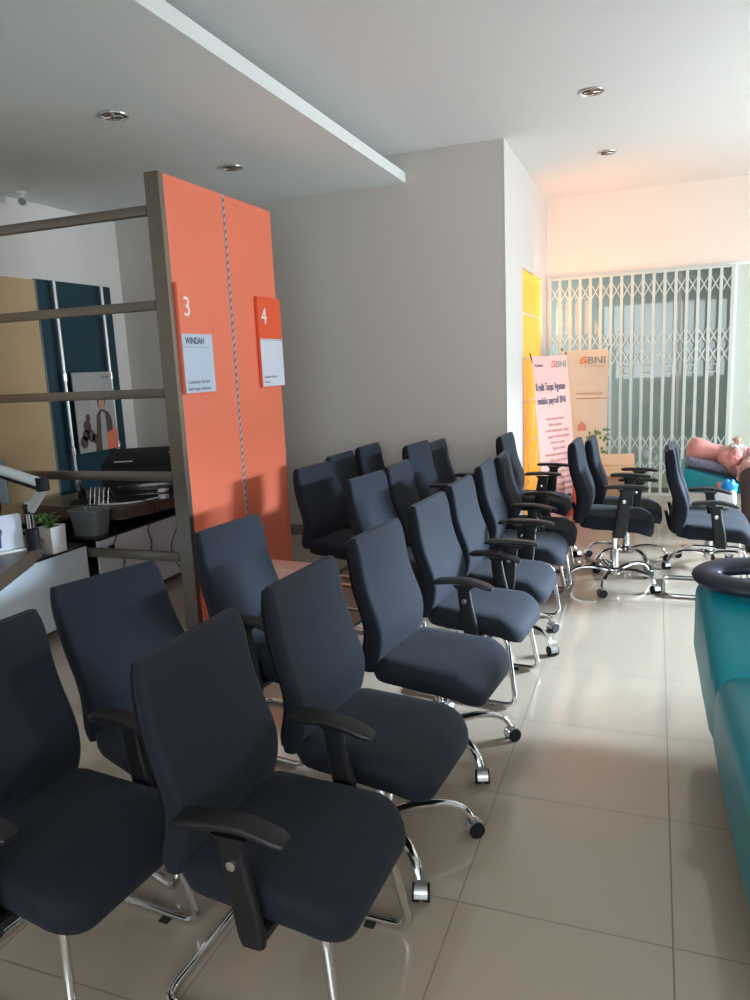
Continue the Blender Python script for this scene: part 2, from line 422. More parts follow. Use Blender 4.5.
# ------------------------------------------------------------------ left wall panelling and poster
struct('trim_4', B(((XL, 2.2, 0), (XL+.02, 5.225, 2.465))), 'beige')
struct('trim_5', B(((XL, 5.24, 0), (XL+.025, 6.19, 2.475)),), 'tealpanel')
struct('trim_6', B(((XL, 5.225, 0), (XL+.027, 5.242, 2.475)),), 'screen')
t = thing('display_rack', 'pair of upright chrome poles standing before the dark teal wall panel', 'rack', (XL+.08, 5.7, 0))
for y in (-.31, .30):
    bm = bmesh.new(); tube(bm, [(0, y, 0), (0, y, 2.47)], .018, 12); pole = link('pole', bm, 'alu', t)
    for z in (.95, 1.62):
        bm = bmesh.new(); lathe(bm, [(.001, -.03), (.026, -.03), (.026, .03), (.001, .03)], 12, (0, y, z)); link('clamp', bm, 'knob', pole)
t = thing('poster', 'advertising poster of a person in a brown blazer, held between the chrome poles', 'poster', (XL+.12, 5.7, .92))
link('board', B(((-.012, -.262, 0), (0, .262, .74))), 'postergrey', t, smooth=False)
bm = bmesh.new()
def fl(bm, pts, x=.0, th=.0015):
    a = [bm.verts.new((x, y, z)) for y, z in pts]; b = [bm.verts.new((x+th, y, z)) for y, z in pts]; loftrings(bm, [a, b])
def disc(bm, y, z, ry, rz, x=0., th=.0015, n=20): fl(bm, [(y+ry*math.cos(2*PI*k/n), z+rz*math.sin(2*PI*k/n)) for k in range(n)], x, th)
fl(bm, [(-.06, 0.0), (.22, .0), (.20, .30), (.16, .36), (.10, .385), (.05, .385), (0, .34), (-.02, .2)]); link('blazer', bm, 'brownfig', t, False)
bm = bmesh.new(); fl(bm, [(.03, .0), (.12, .0), (.115, .34), (.08, .37), (.05, .34)], .0016); link('blouse', bm, 'postergrey', t, False)
bm = bmesh.new(); disc(bm, .08, .44, .043, .056, .0028); link('face', bm, 'skin', t, False)
bm = bmesh.new(); disc(bm, .08, .455, .054, .066, .0012); link('hair', bm, 'hair', t, False)
bm = bmesh.new(); fl(bm, [(.10, .0), (.26, .0), (.26, .20), (.12, .16)], .0034); link('corner_block', bm, 'logo', t, False)
bm = bmesh.new()
for y, z, r in ((-.14, .24, .05), (-.17, .16, .045), (-.10, .15, .05), (-.05, .12, .04), (-.2, .1, .05), (-.12, .32, .03)): disc(bm, y, z, r, r*1.2, .0001)
link('blurred_background', bm, 'brownfig', t, False)
text('lettering', 'BNI', .035, frame_m((.0005, .12, .68), (0, 1, 0), (0, 0, 1)), 'ink', t, width=.09)

# ------------------------------------------------------------------ counter desks
def desk(name, label, y0, y1, poly):
    t = thing(name, label, 'desk', (-3.5, y0, 0))
    link('front_panel', B(((-.02, 0, .06), (0, y1-y0, .52))), 'panelwhite', t, False)
    link('ledge', B(((-.50, 0, .52), (.005, y1-y0, .535))), 'black', t, False)
    link('carcass', B(((-.9, .02, 0), (-.42, y1-y0-.02, .52)), ((-.9, .02, .535), (-.42, y1-y0-.02, .62))), 'black', t, False)
    bm = bmesh.new(); prism(bm, [(x+3.5, y-y0) for x, y in poly], .62, .70)
    es = [e for e in bm.edges]; bmesh.ops.bevel(bm, geom=es, offset=.012, segments=2, affect='EDGES')
    link('worktop', bm, 'wood', t)
    for dy in (.10, (y1-y0)*.55):
        bm = bmesh.new(); tube(bm, [(0, dy, .46), (.035, dy, .46)], .009, 10); tube(bm, [(.03, dy, .46), (.036, dy, .46)], .016, 10); link('panel_fixing', bm, 'shell', t)
    return t
left_poly = [(-4.4, 1.4), (-2.62, 1.4), (-2.72, 2.1), (-2.93, 2.58), (-3.15, 3.0), (-3.28, 3.22), (-3.36, 3.30), (-3.48, 3.33), (-3.7, 3.30), (-4.4, 3.34)]
desk('counter_desk', 'white fronted desk with dark wood top at far left holding the plant', 2.0, 3.785, left_poly)
right_poly = [(-4.4, 4.15), (-3.62, 4.15), (-3.48, 4.12), (-3.42, 4.3), (-3.37, 4.6), (-3.36, 5.0), (-3.40, 5.6), (-4.4, 5.6)]
desk('counter_desk', 'white fronted desk with curved dark top behind the steel rails, under the printer', 3.90, 5.6, right_poly)
# things on the desks
t = thing('printer', 'large black printer on the desk behind the steel rails', 'printer', (-3.66, 4.72, .70), math.radians(30))
bm = bmesh.new()
prof = [(-.24, 0), (-.24, .26), (-.225, .275), (.22, .345), (.23, .335), (.23, 0)]
a = [bm.verts.new((-.31, y, z)) for y, z in prof]; b = [bm.verts.new((.31, y, z)) for y, z in prof]; loftrings(bm, [a, b])
bmesh.ops.bevel(bm, geom=bm.edges[:], offset=.01, segments=2, affect='EDGES'); link('body', bm, 'shell', t)
link('paper_slot', B(((-.22, -.245, .05), (.22, -.235, .12)), bev=.003), 'black', t)
link('paper_tray', B(((-.18, -.33, .04), (.18, -.235, .055)), bev=.004), 'black', t)
sl = math.atan2(.07, .445)
for nm, x0, x1, u, m in (('maker_plate', -.22, -.09, .03, 'whiteink'), ('label', .16, .28, .22, 'label')):
    bm = bmesh.new(); box(bm, (x0, 0, 0), (x1, .022 if m != 'label' else .05, .003)); bm.transform(Matrix.Translation((0, -.225+u*math.cos(sl), .2755+u*math.sin(sl))) @ Matrix.Rotation(sl, 4, 'X')); link(nm, bm, m, t, False)
link('side_label', B(((.20, -.243, .15), (.27, -.239, .17))), 'whiteink', t, False)
def cable(name, label, pts, r=.004, m='shell'):
    bm = bmesh.new(); tube(bm, smoothpts(pts), r, 8); return tag(link(name, bm, m), label, 'cable', 'desk cables')
cable('cable', 'black cable hanging down the white panel, nearest the orange screen', [(-3.55, 4.62, .75), (-3.40, 4.62, .71), (-3.345, 4.62, .66), (-3.37, 4.63, .5), (-3.48, 4.66, .3), (-3.45, 4.70, .12)])
cable('cable', 'wavy black cable hanging down the white panel, left of the one nearest the screen', [(-3.6, 4.36, .73), (-3.41, 4.36, .71), (-3.375, 4.37, .64), (-3.46, 4.38, .5), (-3.47, 4.42, .38), (-3.46, 4.36, .26), (-3.46, 4.44, .1)])
cable('cable', 'pair of thin black cables crossing the left end of the white panel', [(-3.65, 4.1, .62), (-3.47, 4.05, .55), (-3.48, 4.0, .42), (-3.49, 4.12, .36), (-3.48, 4.1, .28)])
cable('cable', 'white power cord lying on the desk beside the socket strip', [(-3.75, 4.22, .708), (-3.62, 4.25, .708), (-3.5, 4.36, .709), (-3.43, 4.50, .715)], .006, 'whiteink')
t = thing('power_adapter', 'white plug adapter on the desk edge next to the steel post', 'adapter', (-3.42, 4.55, .70))
link('body', B(((-.03, -.03, 0), (.03, .03, .075)), bev=.006), 'whiteink', t); link('plug', B(((-.02, -.045, .03), (.02, -.03, .065)), bev=.004), 'bagwhite', t)
t = thing('wire_rack', 'small dark wire stand on the desk under the printer front', 'rack', (-3.75, 4.28, .70))
bm = bmesh.new()
for k in range(5): tube(bm, fillet([(-.08+.04*k, -.05, 0), (-.08+.04*k, -.02, .14), (-.08+.04*k, .05, .0)], .03), .0035, 6)
tube(bm, [(-.08, -.05, .004), (.08, -.05, .004)], .0035, 6); tube(bm, [(-.08, .05, .004), (.08, .05, .004)], .0035, 6)
link('wire_frame', bm, 'alu', t)
t = thing('bin', 'grey plastic bin on the black ledge between the two desks', 'bin', (-3.66, 4.03, .536))
bm = bmesh.new()
rings = []
for z, s in ((0, .80), (.01, .84), (.16, 1), (.17, 1.06), (.18, 1.06), (.178, .96), (.02, .78)):
    rings.append([(x*s, y*s, z) for x, y in rrect(.12, .085, .03)])
rings_from(bm, rings); link('shell', bm, 'bin', t)
bm = bmesh.new(); tube(bm, [(x*1.05, y*1.05, .175) for x, y in rrect(.12, .085, .03)], .006, 8, closed=True); link('rim', bm, 'screen', t)
t = thing('potted_plant', 'small leafy plant in a square white pot on the desk ledge', 'plant', (-3.54, 3.55, .536))
bm = bmesh.new(); rings_from(bm, [[(x*s, y*s, z) for x, y in rrect(.055, .065, .008, 2)] for z, s in ((0, .9), (.165, 1), (.17, 1), (.168, .92), (.14, .9))]); link('pot', bm, 'whiteink', t)
bm = bmesh.new()
for k in range(34):
    a = random.uniform(0, 2*PI); r = random.uniform(.01, .085); h = random.uniform(.16, .25)
    c = Vector((r*math.cos(a), r*math.sin(a)-.03, h)); u = Vector((math.cos(a), math.sin(a), random.uniform(-.4, .5))).normalized()*.028; w = Vector((-math.sin(a), math.cos(a), random.uniform(-.5, .5))).normalized()*.014
    lo = bm.verts.new(c-u); ti = bm.verts.new(c+u); s1 = bm.verts.new(c+w+Vector((0, 0, .004))); s2 = bm.verts.new(c-w+Vector((0, 0, .004))); dn = bm.verts.new(c-Vector((0, 0, .003)))
    for f in ((lo, s1, ti), (lo, ti, s2), (lo, dn, s1), (s1, dn, ti), (ti, dn, s2), (s2, dn, lo)): bm.faces.new(f)
link('leaves', bm, 'green', t, False)
bm = bmesh.new()
for k in range(7):
    a = k*.9; tube(bm, smoothpts([(0, 0, .14), (.02*math.cos(a), .02*math.sin(a)-.01, .18), (.05*math.cos(a), .05*math.sin(a)-.03, .22)], 3), .003, 5)
link('stems', bm, 'green', t)
t = thing('leaflet_stand', 'clear stand holding a white leaflet, on the dark desk top at far left', 'stand', (-3.27, 2.92, .70), math.radians(-28))
link('holder', B(((-.012, -.115, 0), (.03, .115, .012)), ((-.012, -.115, .012), (-.006, .115, .20)), bev=.002), 'bagwhite', t)
lf = link('leaflet', B(((-.004, -.105, .014), (-.001, .105, .205))), 'paper2', t, False)
bm = bmesh.new(); fl(bm, [(-.03, .03), (.0, .03), (.002, .09), (.012, .12), (-.005, .15), (-.035, .15), (-.045, .11), (-.03, .09)], -.0008); disc(bm, -.018, .17, .016, .016, -.0008); link('printed_figure', bm, 'ink', lf, False)
t = thing('monitor_mount', 'white and grey jointed monitor arm clamped on the desk at far left', 'monitor arm', (-3.20, 3.02, .70))
J = Vector((.165, .0, .37)); P = Vector((.04, .02, .22))
bm = bmesh.new(); tube(bm, [(-.36, 0, .50), tuple(J)], .030, 10, flat=.9); link('upper_arm', bm, 'panelwhite', t)
bm = bmesh.new(); tube(bm, [(-.36, -.01, .468), (J.x, -.01, J.z-.035)], .010, 8); link('cable_cover', bm, 'shell', t)
bm = bmesh.new(); lathe(bm, [(.001, -.04), (.034, -.04), (.034, .03), (.001, .03)], 16, J); link('elbow', bm, 'shell', t)
bm = bmesh.new(); tube(bm, [tuple(J-Vector((0, 0, .03))), tuple(P)], .026, 10); link('lower_arm', bm, 'column', t)
bm = bmesh.new(); tube(bm, [(.03, .02, .0), (.03, .02, .27)], .022, 14); link('base_post', bm, 'chrome', t)
bm = bmesh.new(); lathe(bm, [(.001, .0), (.035, 0), (.035, .11), (.024, .12), (.001, .12)], 16, (.03, .02, 0)); link('clamp', bm, 'shell', t)
bm = bmesh.new(); lathe(bm, [(.001, .20), (.03, .20), (.03, .25), (.001, .26)], 16, (.03, .02, 0)); link('collar', bm, 'shell', t)
cable('cable', 'black cable drooping from the monitor arm at far left', [(-3.45, 3.0, 1.14), (-3.36, 3.0, 1.06), (-3.33, 3.0, .95), (-3.36, 3.0, .86), (-3.42, 3.02, .71)], .006)
t = thing('monitor', 'grey backed monitor behind the white monitor arm at far left', 'monitor', (-3.93, 3.42, .70), math.radians(10))
link('screen', B(((-.30, 0, .16), (.17, .03, .435)), bev=.01), 'screen', t); link('stand', B(((-.06, .02, .0), (0, .045, .25))), 'shell', t, False); link('foot', B(((-.15, -.07, 0), (.09, .13, .012)), bev=.004), 'shell', t)
t = thing('monitor', 'black monitor on the dark desk below the poster', 'monitor', (-4.0, 4.32, .70), math.radians(-50))
link('screen', B(((-.22, 0, .05), (.22, .025, .16)), bev=.008), 'black', t); link('stand', B(((-.03, .02, .0), (.03, .045, .1))), 'shell', t, False); link('foot', B(((-.1, -.07, 0), (.1, .1, .01)), bev=.004), 'shell', t)

# ------------------------------------------------------------------ chairs
def seat_bm():
    bm = bmesh.new(); HX, HY = .245, .242
    def outline(ins, z, sc=1.):
        out = []
        for x, y in rrect((HX-ins)*sc, (HY-ins)*sc, max(.012, (.10-ins)*sc), 6):
            yy = y*(1-.08*max(0, -x/HX))
            X = x+.015
            dz = 0
            if X > .05: dz -= ((X-.05)/.21)**2*.062
            if z >= -.02 and sc < 1: dz -= .006*(1-sc)
            out.append((X, yy, .45+z+dz))
        return out
    R = [outline(.05, -.098, .6), outline(.045, -.098), outline(.012, -.090), outline(.0, -.06), outline(.0, -.032), outline(.006, -.014), outline(.022, -.002), outline(.04, 0, .9), outline(.04, .0, .65), outline(.04, -.002, .42)]
    rings_from(bm, R); return bm
def back_curve(t):
    # t 0 bottom .. 1 top: x (centre line), z
    z = .395+t*.545
    x = -.250+.050*math.exp(-((t-.30)/.26)**2)-.030*t**1.7
    return x, z
def back_bm(off=0., th=1., wide=1., lo=0., hi=1., front=True):
    bm = bmesh.new(); R = []
    N = 20
    for i in range(N+1):
        t = i/N; tt = lo+(hi-lo)*t
        x, z = back_curve(tt)
        w = (.228-.010*tt**1.6)*wide; d = (.044-.018*tt)*th
        e = 1.
        k = min(t, 1-t)*N
        if t > .5: e = [.55, .82, .95, 1.][min(3, int(round(k)))] if k < 3 else 1
        else: e = [.62, .86, .96, 1.][min(3, int(round(k)))] if k < 3 else 1
        ew = 1-(1-e)*.12
        ring = []
        for X, Y in rrect(d*e, w*ew, min(.028, d*e*.85), 4):
            cv = .022*(abs(Y)/w)**2          # wraps forward at the sides
            ring.append((x+off+X+cv, Y, z))
        R.append(ring)
    rings_from(bm, R); return bm
def arm_parts(t, s, dx=0., dz=0., flat=False):
    y = s*.268
    bm = bmesh.new(); R = []
    for z, x, hx in ((.315, .045, .030), (.34, .042, .036), (.42, .030, .036), (.50, .015, .033), (.570, .006, .030), (.586, .006, .05)):
        k_ = (z-.315)/.271; R.append([(x+dx*k_+a*(1.2 if flat else 1), y+b, z+dz*k_) for a, b in rrect(hx, .014, .012, 3)])
    rings_from(bm, R)
    box(bm, (.0, min(s*.10, s*.266), .330), (.08, max(s*.10, s*.266), .352), .004)
    p = link('arm_post', bm, 'plastic', t)
    bm = bmesh.new(); lathe(bm, [(.001, 0), (.012, 0), (.012, .008), (.001, .010)], 14, (.012+dx*.75, y+s*.012, .52+dz*.75), 'Y')
    if s < 0:
        for v in bm.verts: v.co.y = 2*(y+s*.012)-v.co.y
    k = link('adjuster_knob', bm, 'knob', p)
    bm = bmesh.new(); R = []
    for i in range(13):
        u = i/12; x = -.135+u*.275
        w = .040*(1-.25*u)*(1 if 0 < i < 12 else .7); h = .011*(1 if 0 < i < 12 else .6)
        z = .600+dz+.010*math.sin(u*PI)*(.5 if flat else 1)-(.008 if flat else .028)*max(0, u-.55)**1.3*2; x += dx
        inw = -s*.018*math.sin(u*PI/2)
        R.append([(x, y+inw+a, z+b) for a, b in rrect(w, h, h*.9, 3)])
    rings_from(bm, R); link('armrest', bm, 'plastic', t)
def upper(t, arms=True, **kw):
    link('seat', seat_bm(), 'fabric', t)
    link('backrest', back_bm(), 'fabric', t)
    link('back_shell', back_bm(off=-.022, th=.80, wide=.965, lo=.03, hi=.975), 'shell', t)
    bm = bmesh.new(); box(bm, (-.15, -.11, .325), (.10, .11, .366), .012)
    tube(bm, fillet([(-.10, 0, .345), (-.25, 0, .345), (-.285, 0, .50)], .06), .022, 8, flat=.5); link('mechanism', bm, 'plastic', t)
    if arms:
        arm_parts(t, 1, **kw); arm_parts(t, -1, **kw)
def make_sled(arms=True):
    t = thing('office_chair', 'x', 'chair')
    upper(t, arms)
    Y = .215
    half = [(-.12, .185, .345), (.182, .185, .345), (.236, .230, .0145), (-.285, .222, .0145)]
    pts = half + [(p[0], -p[1], p[2]) for p in reversed(half)]
    bm = bmesh.new(); tube(bm, fillet(pts, .055, 6), .0125, 12); fr = link('sled_frame', bm, 'chrome', t)
    for s in (1, -1):
        bm = bmesh.new(); box(bm, (.10, s*Y-.012, .0), (.13, s*Y+.012, .006)); link('glide', bm, 'foot', fr, False)
    return t
def make_swivel(arms=True, rot=0):
    t = thing('office_chair', 'x', 'chair')
    upper(t, arms, dx=.085, dz=.055, flat=True)
    bm = bmesh.new(); lathe(bm, [(.001, .075), (.028, .075), (.030, .20), (.0285, .205), (.0285, .21), (.018, .212), (.018, .355), (.001, .355)], 18); link('column', bm, 'chrome', t)
    st = bmesh.new(); lathe(st, [(.001, .082), (.042, .082), (.046, .10), (.044, .125), (.034, .135), (.001, .135)], 18); st_o = link('star_base', st, 'chrome', t)
    for k in range(5):
        a = rot+2*PI*k/5; c, s = math.cos(a), math.sin(a)
        pts = smoothpts([(.03*c, .03*s, .108), (.12*c, .12*s, .128), (.21*c, .21*s, .128), (.275*c, .275*s, .105), (.305*c, .305*s, .066)], 5)
        bm = bmesh.new(); tube(bm, pts, lambda q: .021-.007*q, 10, flat=.8); link('base_leg', bm, 'chrome', st_o)
        cx, cy = .315*c, .315*s
        a2 = a+1.1+k*.7; ax = Vector((math.cos(a2), math.sin(a2), 0))
        bm = bmesh.new()
        for sg in (-1, 1): tube(bm, [tuple(Vector((cx, cy, .028))+ax*sg*.007), tuple(Vector((cx, cy, .028))+ax*sg*.026)], .0275, 16)
        w = link('caster', bm, 'shell', t)
        bm = bmesh.new(); px = ax.cross(Vector((0, 0, 1)))
        rr = []
        for sg in (-.020, .020):
            rr.append([tuple(Vector((cx, cy, .03))+ax*sg+px*(.030*math.cos(q))+Vector((0, 0, .030*math.sin(q)))) for q in [PI*(-.05+j*1.1/9) for j in range(10)]])
        rings_from(bm, rr, caps=True); link('caster_hood', bm, 'alu', w)
    return t
LOWER = ('column', 'star_base', 'base_leg', 'caster', 'caster_hood', 'sled_frame', 'glide')
protos = {'sled': make_sled(True), 'sled0': make_sled(False), 'swivel': make_swivel(True), 'swivel0': make_swivel(False)}
used = set()
def place(kind, x, y, deg, lift, label, group, baserot=0):
    if kind not in used: used.add(kind); fresh = True; o = protos[kind]; o_src = o
    else: o = copy_tree(protos[kind])
    o.location = (x, y, 0); o.rotation_euler = (0, 0, math.radians(deg)); o['label'] = label; o['group'] = group
    for ch in o.children:
        base = ch.name.split('.')[0]
        if base == 'column': ch.scale = (1, 1, (.355+lift)/.355)
        elif base in LOWER:
            ch.rotation_euler = (0, 0, math.radians(baserot))
        else: ch.location.z = lift
    return o
GA, GB, GC, GR = 'office chairs along the aisle', 'office chairs in the middle row', 'office chairs by the taupe wall', 'office chairs across the aisle'
place('sled', -.87, 1.55, -2, 0, 'black sled base office chair nearest the viewer, at front of the aisle row', GA)
place('swivel0', -.84, 2.14, -5, .0, 'black wheeled office chair without armrests right behind the nearest aisle chair', GA, -44)
place('swivel0', -.82, 2.80, -6, 0, 'blue-lit armless wheeled office chair, third from the front of the aisle row', GA, -38)
place('sled', -.79, 3.48, -5, 0, 'black sled base chair, fourth from the front of the aisle row', GA)
place('swivel', -.77, 4.07, -2, .0, 'black wheeled chair midway along the aisle row, its caster reaching onto the aisle', GA, -27)
place('sled', -.77, 4.76, 2, .01, 'black sled chair, sixth from the front of the aisle row', GA)
place('sled', -.765, 5.33, 3, -.005, 'black sled chair, seventh in the aisle row, just before the tall wheeled one', GA)
place('swivel', -.88, 6.06, -2, .06, 'tall black wheeled chair at the far end of the aisle row beside the yellow window', GA, -5)
place('sled', -1.475, 1.39, -5, 0, 'black sled base office chair cut off at the lower left edge', GB)
b1 = place('sled0', -1.52, 1.99, -18, -.01, 'reclined armless black office chair with a seam down its backrest, left of the nearest chair', GB)
place('sled', -1.50, 2.74, -8, .01, 'black office chair standing right in front of the orange screen', GB)
place('sled0', -1.41, 4.19, -10, .0, 'black office chair in the middle row, seen above the third aisle chair', GB)
place('sled0', -1.38, 4.76, -2, .0, 'black office chair in the middle row, just right of and behind another, half hidden', GB)
place('swivel', -1.46, 5.44, -6, .06, 'taller black office chair with armrest knob near the taupe wall, middle row', GB, 10)
place('sled', -1.47, 6.05, -2, .01, 'black office chair at the far end of the middle row, close to the taupe wall', GB)
place('sled0', -1.97, 4.62, -8, .0, 'black armless office chair in front of the taupe wall, leftmost beside the orange screen', GC)
place('sled0', -2.03, 5.28, -3, .0, 'black armless office chair by the taupe wall, middle one of three', GC)
place('sled0', -2.02, 5.86, -3, .0, 'black armless office chair by the taupe wall, rightmost and farthest of three', GC)
place('swivel', -.245, 5.32, -1, .09, 'black wheeled office chair seen from the side, nearer of two across the aisle', GR, -28)
place('swivel', -.19, 5.95, 0, .04, 'black wheeled office chair half hidden behind the one seen from the side', GR, 14)
place('sled', .37, 5.32, 0, .045, 'black sled base office chair behind the teal recliner at right', GR)
place('swivel0', .40, 5.92, 0, -.01, 'black wheeled office chair on the far side of the chair behind the teal recliner', GR, -14)
rec = Matrix.Translation((-.2, 0, .42)) @ Matrix.Rotation(math.radians(-13), 4, 'Y') @ Matrix.Translation((.2, 0, -.42))
bm = bmesh.new(); pts = []
for k in range(15):
    x_, z_ = back_curve(.06+.90*k/14); pts.append((x_+.042-.018*(.06+.9*k/14), .02, z_))
tube(bm, pts, .006, 6); link('seam', bm, 'seam', b1)
for ch in b1.children:
    if ch.name.split('.')[0] in ('backrest', 'back_shell', 'seam'): ch.matrix_basis = Matrix.Translation((0, 0, -.01)) @ rec

# ------------------------------------------------------------------ teal recliner in the foreground
t = thing('recliner', 'teal upholstered donor recliner at the right edge, close to the viewer', 'recliner', (.62, 2.5, 0))
def pad(sections, rad=.06):
    bm = bmesh.new(); R = []
    n = len(sections)
    for i, (y, x0, x1, z0, z1, sc) in enumerate(sections):
        cx, cz = (x0+x1)/2, (z0+z1)/2
        R.append([(cx+a*sc-.62, y-2.5, cz+b*sc) for a, b in rrect((x1-x0)/2, (z1-z0)/2, min(rad, (z1-z0)*.42), 6)])
    rings_from(bm, R); return bm
seat_sec = [(1.52, .27, 1.02, .15, .47, .86), (1.54, .268, 1.02, .14, .475, .95), (1.60, .262, 1.02, .13, .48, 1), (1.9, .252, 1.02, .12, .49, 1), (2.2, .238, 1.02, .12, .49, 1), (2.5, .23, 1.02, .12, .475, 1), (2.74, .224, 1.02, .13, .455, 1), (2.80, .222, 1.02, .13, .445, .98), (2.83, .222, 1.02, .14, .44, .93)]
o = link('seat_cushion', pad(seat_sec, .09), 'teal', t)
back_sec = [(2.77, .222, 1.02, .13, .43, .93), (2.79, .220, 1.02, .13, .45, .98), (2.88, .216, 1.02, .13, .48, 1), (3.0, .212, 1.02, .14, .52, 1), (3.15, .205, 1.02, .16, .575, 1), (3.30, .196, 1.02, .20, .62, 1), (3.41, .185, 1.02, .25, .64, 1), (3.45, .183, 1.02, .29, .638, .95), (3.465, .185, 1.02, .31, .62, .85)]
link('back_cushion', pad(back_sec, .08), 'teal', t)
link('base_frame', B(((-.27, -.85, .09), (.33, .60, .16))), 'shell', t, False)
for x in (-.24, .30):
    for y in (-.80, .50):
        bm = bmesh.new(); tube(bm, [(x, y, 0), (x, y, .10)], .022, 12); link('leg', bm, 'chrome', t)
bm = bmesh.new(); pts = []
for k in range(40):
    a = 2*PI*k/40; pts.append((.465+.245*math.cos(a), 3.335+.115*math.sin(a), .667+.02*math.sin(a)))
tube(bm, pts, .058, 16, closed=True, flat=.55)
tag(link('ring_cushion', bm, 'navy'), 'navy ring shaped head cushion on top of the teal recliner back', 'cushion')

# ------------------------------------------------------------------ far teal bed with person
t = thing('donor_bed', 'teal donor bed with raised head end in front of the folding gate', 'bed', (.9, 7.25, 0))
bm = bmesh.new(); R = []
for i, (x, z0, z1, sc) in enumerate([(.245, .40, .60, .85), (.255, .395, .61, .95), (.29, .39, .615, 1), (.5, .385, .56, 1), (.70, .38, .50, 1), (.80, .38, .475, 1), (1.2, .38, .47, 1), (1.9, .38, .47, 1), (1.93, .38, .47, .9)]):
    R.append([(x-.9, y*sc, (z0+z1)/2+z*sc) for y, z in rrect(.34, (z1-z0)/2, .04, 5)])
rings_from(bm, R); link('mattress', bm, 'teal', t)
bm = bmesh.new(); tube(bm, [(-.645, -.342, .615), (-.4, -.347, .565), (-.2, -.347, .505), (-.1, -.347, .478), (.9, -.347, .473)], .008, 8); link('piping', bm, 'navy', t)
link('base_frame', B(((-.6, -.3, .28), (.95, .3, .385))), 'cream', t, False)
for x in (-.5, .9):
    for y in (-.25, .25): link('leg', B(((x-.02, y-.02, 0), (x+.02, y+.02, .285))), 'cream', t, False)
bm = bmesh.new(); R = []
for x, sc in ((-.16, .6), (-.15, .9), (-.1, 1), (.1, 1), (.15, .9), (.16, .6)): R.append([(x, y*sc, z*sc) for y, z in rrect(.22, .042, .04, 4)])
rings_from(bm, R); o = link('pillow', bm, 'pattern', None); o.location = (.43, 7.12, .628); o.rotation_euler = (0, .20, 0); tag(o, 'dark patterned pillow under the head on the far teal bed', 'pillow')

# person lying back on the bed, sitting on its near edge
from mathutils import noise
def wrinkle(o, amp, f, stretch=(1, 1, 1)):
    me = o.data
    for v in me.vertices:
        p = Vector((v.co.x*f*stretch[0], v.co.y*f*stretch[1], v.co.z*f*stretch[2]))
        v.co += v.normal*(noise.noise(p)*amp+noise.noise(p*2.3)*amp*.4)
    return o
def skin_mesh(name, verts, edges, m, sub=2):
    me = bpy.data.meshes.new(name); me.from_pydata([v[0] for v in verts], edges, []); o = bpy.data.objects.new(name, me); COL.objects.link(o)
    o.modifiers.new('s', 'SKIN'); sv = me.skin_vertices[0].data
    for i, (_, r) in enumerate(verts): sv[i].radius = (r, r)
    sv[0].use_root = True
    md2 = o.modifiers.new('u', 'SUBSURF'); md2.levels = sub; md2.render_levels = sub
    dg = bpy.context.evaluated_depsgraph_get(); dg.update()
    nm = bpy.data.meshes.new_from_object(o.evaluated_get(dg)); bpy.data.objects.remove(o); nm.name = name
    nm.materials.clear(); nm.materials.append(M[m]); nm.polygons.foreach_set('use_smooth', [True]*len(nm.polygons))
    o = bpy.data.objects.new(name, nm); COL.objects.link(o); return o
legs = []
for hx, kx in ((.79, .755), (.95, .945)):
    legs.append([((hx, 6.94, .57), .085), ((kx, 6.62, .565), .068), ((kx, 6.565, .51), .060), ((kx, 6.575, .30), .050), ((kx, 6.585, .10), .034), ((kx, 6.55, .05), .034), ((kx, 6.46, .035), .028)])
verts = [((.87, 6.99, .585), .105), ((.77, 7.05, .62), .100), ((.66, 7.10, .665), .115), ((.56, 7.13, .70), .095), ((.50, 7.13, .725), .048), ((.44, 7.125, .74), .075), ((.385, 7.12, .745), .088), ((.33, 7.12, .735), .060)]
edges = [(i, i+1) for i in range(7)]
for lg in legs:
    b = len(verts); verts += lg; edges += [(0, b)]+[(b+k, b+k+1) for k in range(len(lg)-1)]
narm = [((.565, 7.00, .685), .052), ((.645, 6.90, .66), .042), ((.66, 6.94, .73), .034), ((.668, 6.985, .79), .024), ((.668, 7.00, .81), .024)]
farm = [((.585, 7.26, .685), .052), ((.72, 7.30, .63), .042), ((.84, 7.24, .66), .030), ((.88, 7.21, .67), .026)]
b = len(verts); verts += narm; edges += [(3, b)]+[(b+k, b+k+1) for k in range(4)]; hand = b+4
b = len(verts); verts += farm; edges += [(3, b)]+[(b+k, b+k+1) for k in range(3)]
for (dx, dy, dz, ln) in ((-.022, .022, .030, .048), (-.008, .026, .036, .056), (.008, .024, .038, .058), (.022, .018, .032, .050), (.026, -.014, .012, .036)):
    b = len(verts); b0 = Vector((.668, 7.00, .81)); d = Vector((dx, dy, dz)).normalized()
    verts += [(tuple(b0+d*ln*.6), .010), (tuple(b0+d*ln+Vector((0, .006, -.004))), .009), (tuple(b0+d*(ln+.018)+Vector((0, .016, -.016))), .008)]
    edges += [(hand, b), (b, b+1), (b+1, b+2)]
person = thing('person', 'person in salmon pink headscarf and top lying back on the far teal bed', 'person', (.80, 7.10, .47))
def adopt(o): o.parent = person; o.location = Vector(o.location)-Vector(person.location); return o
adopt(skin_mesh('body', verts, edges, 'skin'))
bm = bmesh.new(); ellipsoid(bm, (.385, 7.09, .825), (.016, .012, .014)); ellipsoid(bm, (.41, 7.09, .822), (.02, .014, .008)); adopt(link('face', bm, 'skin'))
bm = bmesh.new(); R = []
prof = [(.272, .03, .02, .715), (.282, .075, .06, .72), (.31, .108, .095, .73), (.355, .124, .112, .735), (.41, .122, .110, .735), (.455, .118, .085, .72), (.51, .135, .078, .705), (.56, .15, .085, .69), (.60, .14, .075, .675), (.615, .10, .05, .67)]
